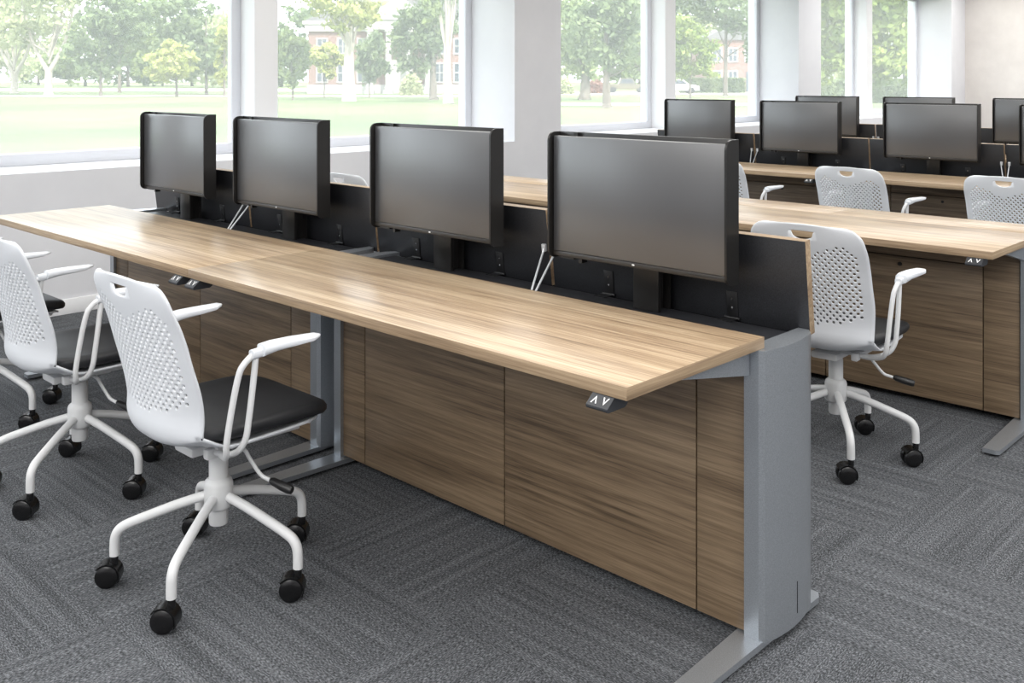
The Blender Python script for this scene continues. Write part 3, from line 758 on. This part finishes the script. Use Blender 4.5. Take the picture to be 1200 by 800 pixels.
for x in (-2.9, -1.05, 1.05, 2.9): part(MB().lathe([(.42, .3), (.42, .6), (.32, .7), (.28, 6.0), (.40, 6.2), (.40, 6.4)], (x, -1.9, 0), 14).box((x - .45, -2.35, 0), (x + .45, -1.45, .35)), 'porch_column', STONE, bh)
part(MB().box((-1.0, .2, .3), (1.0, .42, 3.4)), 'entrance_door', STONE, bh)
for x in (-8, -5.9, -3.9, 3.9, 5.9, 8):
    bwindow(bh, x, 1.2, .95, 1.8); bwindow(bh, x, 4.1, .9, 1.4)
hs = frame_root('brick_house', 868, 112, 'red brick house with white windows behind the hedge', 'house')
part(MB().box((-4.2, 0, 0), (4.2, 8, 5.9)), 'brick_wall', BRICK, hs)
part(MB().prism([(-4.5, 5.9), (4.5, 5.9), (0, 8.2)], -.3, 8.3, M=Matrix(((1, 0, 0, 0), (0, 0, 1, 0), (0, 1, 0, 0), (0, 0, 0, 1)))), 'roof', ROOFM, hs)
for x in (-2.7, -.9, 1.0, 3): bwindow(hs, x, 3.5, .9, 1.4)
for x in (-2.7, -.9): bwindow(hs, x, .9, .9, 1.4)
part(MB().box((.6, -.06, 0), (1.7, 0, 2.3)), 'house_door', DARKG, hs)
def car(name, px, d, paint, prof, cab, label, wx):
    M = facing(px, d); r = empty(name, M.translation + Vector((0, 0, .012)), math.atan2(R2.y, R2.x)); tag(r, label, 'car', 'cars parked across the lawn')
    X = Matrix(((1, 0, 0, 0), (0, 0, 1, 0), (0, 1, 0, 0), (0, 0, 0, 1)))
    part(MB().prism(prof, -.85, .85, M=X), 'body', paint, r); part(MB().prism(cab, -.74, .74, M=X), 'cabin', paint, r)
    cx = sum(p[0] for p in cab) / len(cab); cz = sum(p[1] for p in cab) / len(cab)
    part(MB().prism([(cx + (x - cx) * .86, cz + (z - cz) * .72) for x, z in cab], -.76, .76, M=X), 'side_windows', DARKG, r)
    for x in wx:
        for y in (-.82, .82): part(MB().lathe([(.2, -.1), (.32, -.1), (.33, 0), (.32, .1), (.2, .1)], (x, y, .33), 16, M=Matrix.Rotation(PI / 2, 3, 'X')), 'wheel', TYRE, r)
car('pickup_truck', 734, 106, CARB, [(-2.4, .35), (2.4, .35), (2.45, .9), (-2.45, .95)], [(-.9, .9), (.9, .9), (.6, 1.55), (-.6, 1.55)], 'beige pickup truck parked beyond the third window', (-1.5, 1.5))
car('parked_car', 793, 98, CARW, [(-2.1, .32), (2.1, .32), (2.1, .75), (1.6, .9), (-1.9, .92), (-2.15, .7)], [(-1.5, .88), (1.2, .88), (.5, 1.42), (-.9, 1.42)], 'white car parked at the left edge of the fourth window', (-1.3, 1.3))

# ------------------------------------------------------------------ light
W = bpy.data.worlds.new('world'); sc.world = W; W.use_nodes = True
bg = W.node_tree.nodes['Background']; bg.inputs[0].default_value = (.88, .94, 1.0, 1); bg.inputs[1].default_value = 4.1
sun = bpy.data.lights.new('sun', 'SUN'); sun.energy = 6.5; sun.angle = math.radians(1.5); sun.color = (1, .96, .88)
so = bpy.data.objects.new('sun', sun); COL.objects.link(so)
so.rotation_euler = Vector((-.62, .28, -.73)).to_track_quat('-Z', 'Y').to_euler()
LIGHTS = [(-4.0, .5), (-4.0, 4.3), (-4.0, 8.3), (-4.0, 12.5), (-.6, -1.5), (-.6, 2.4), (-.6, 6.2), (-.6, 10.5), (2.6, .5), (2.6, 4.5), (-2.3, -3.5), (1.2, -4.2), (-4.8, -3.0), (-1.5, 14.5), (2, 12), (-4.2, 15.8)]
for x, y in LIGHTS:  # unseen ceiling lamps, some added to brighten desk fronts and the back wall
    l = bpy.data.lights.new('ceiling_fill_lamp', 'AREA'); l.shape = 'RECTANGLE'; l.size = 2.8; l.size_y = 2.0; l.energy = 78 if y > 12 else 50 if x < -3 else (105 if y < 0 else (105 if x > 2 else 60)); l.color = (1, .985, .96)
    o = bpy.data.objects.new('ceiling_fill_lamp', l); COL.objects.link(o); o.location = (x, y, CZ - .02)
sc.view_settings.view_transform = 'Standard'; sc.view_settings.look = 'None'; sc.view_settings.gamma = 1; sc.view_settings.use_curve_mapping = False
sc.view_settings.exposure = 0.22
sc.cycles.use_denoising = True
sc.cycles.max_bounces = 8; sc.cycles.diffuse_bounces = 4; sc.cycles.glossy_bounces = 3; sc.cycles.transparent_max_bounces = 12
sc.cycles.sample_clamp_indirect = 6
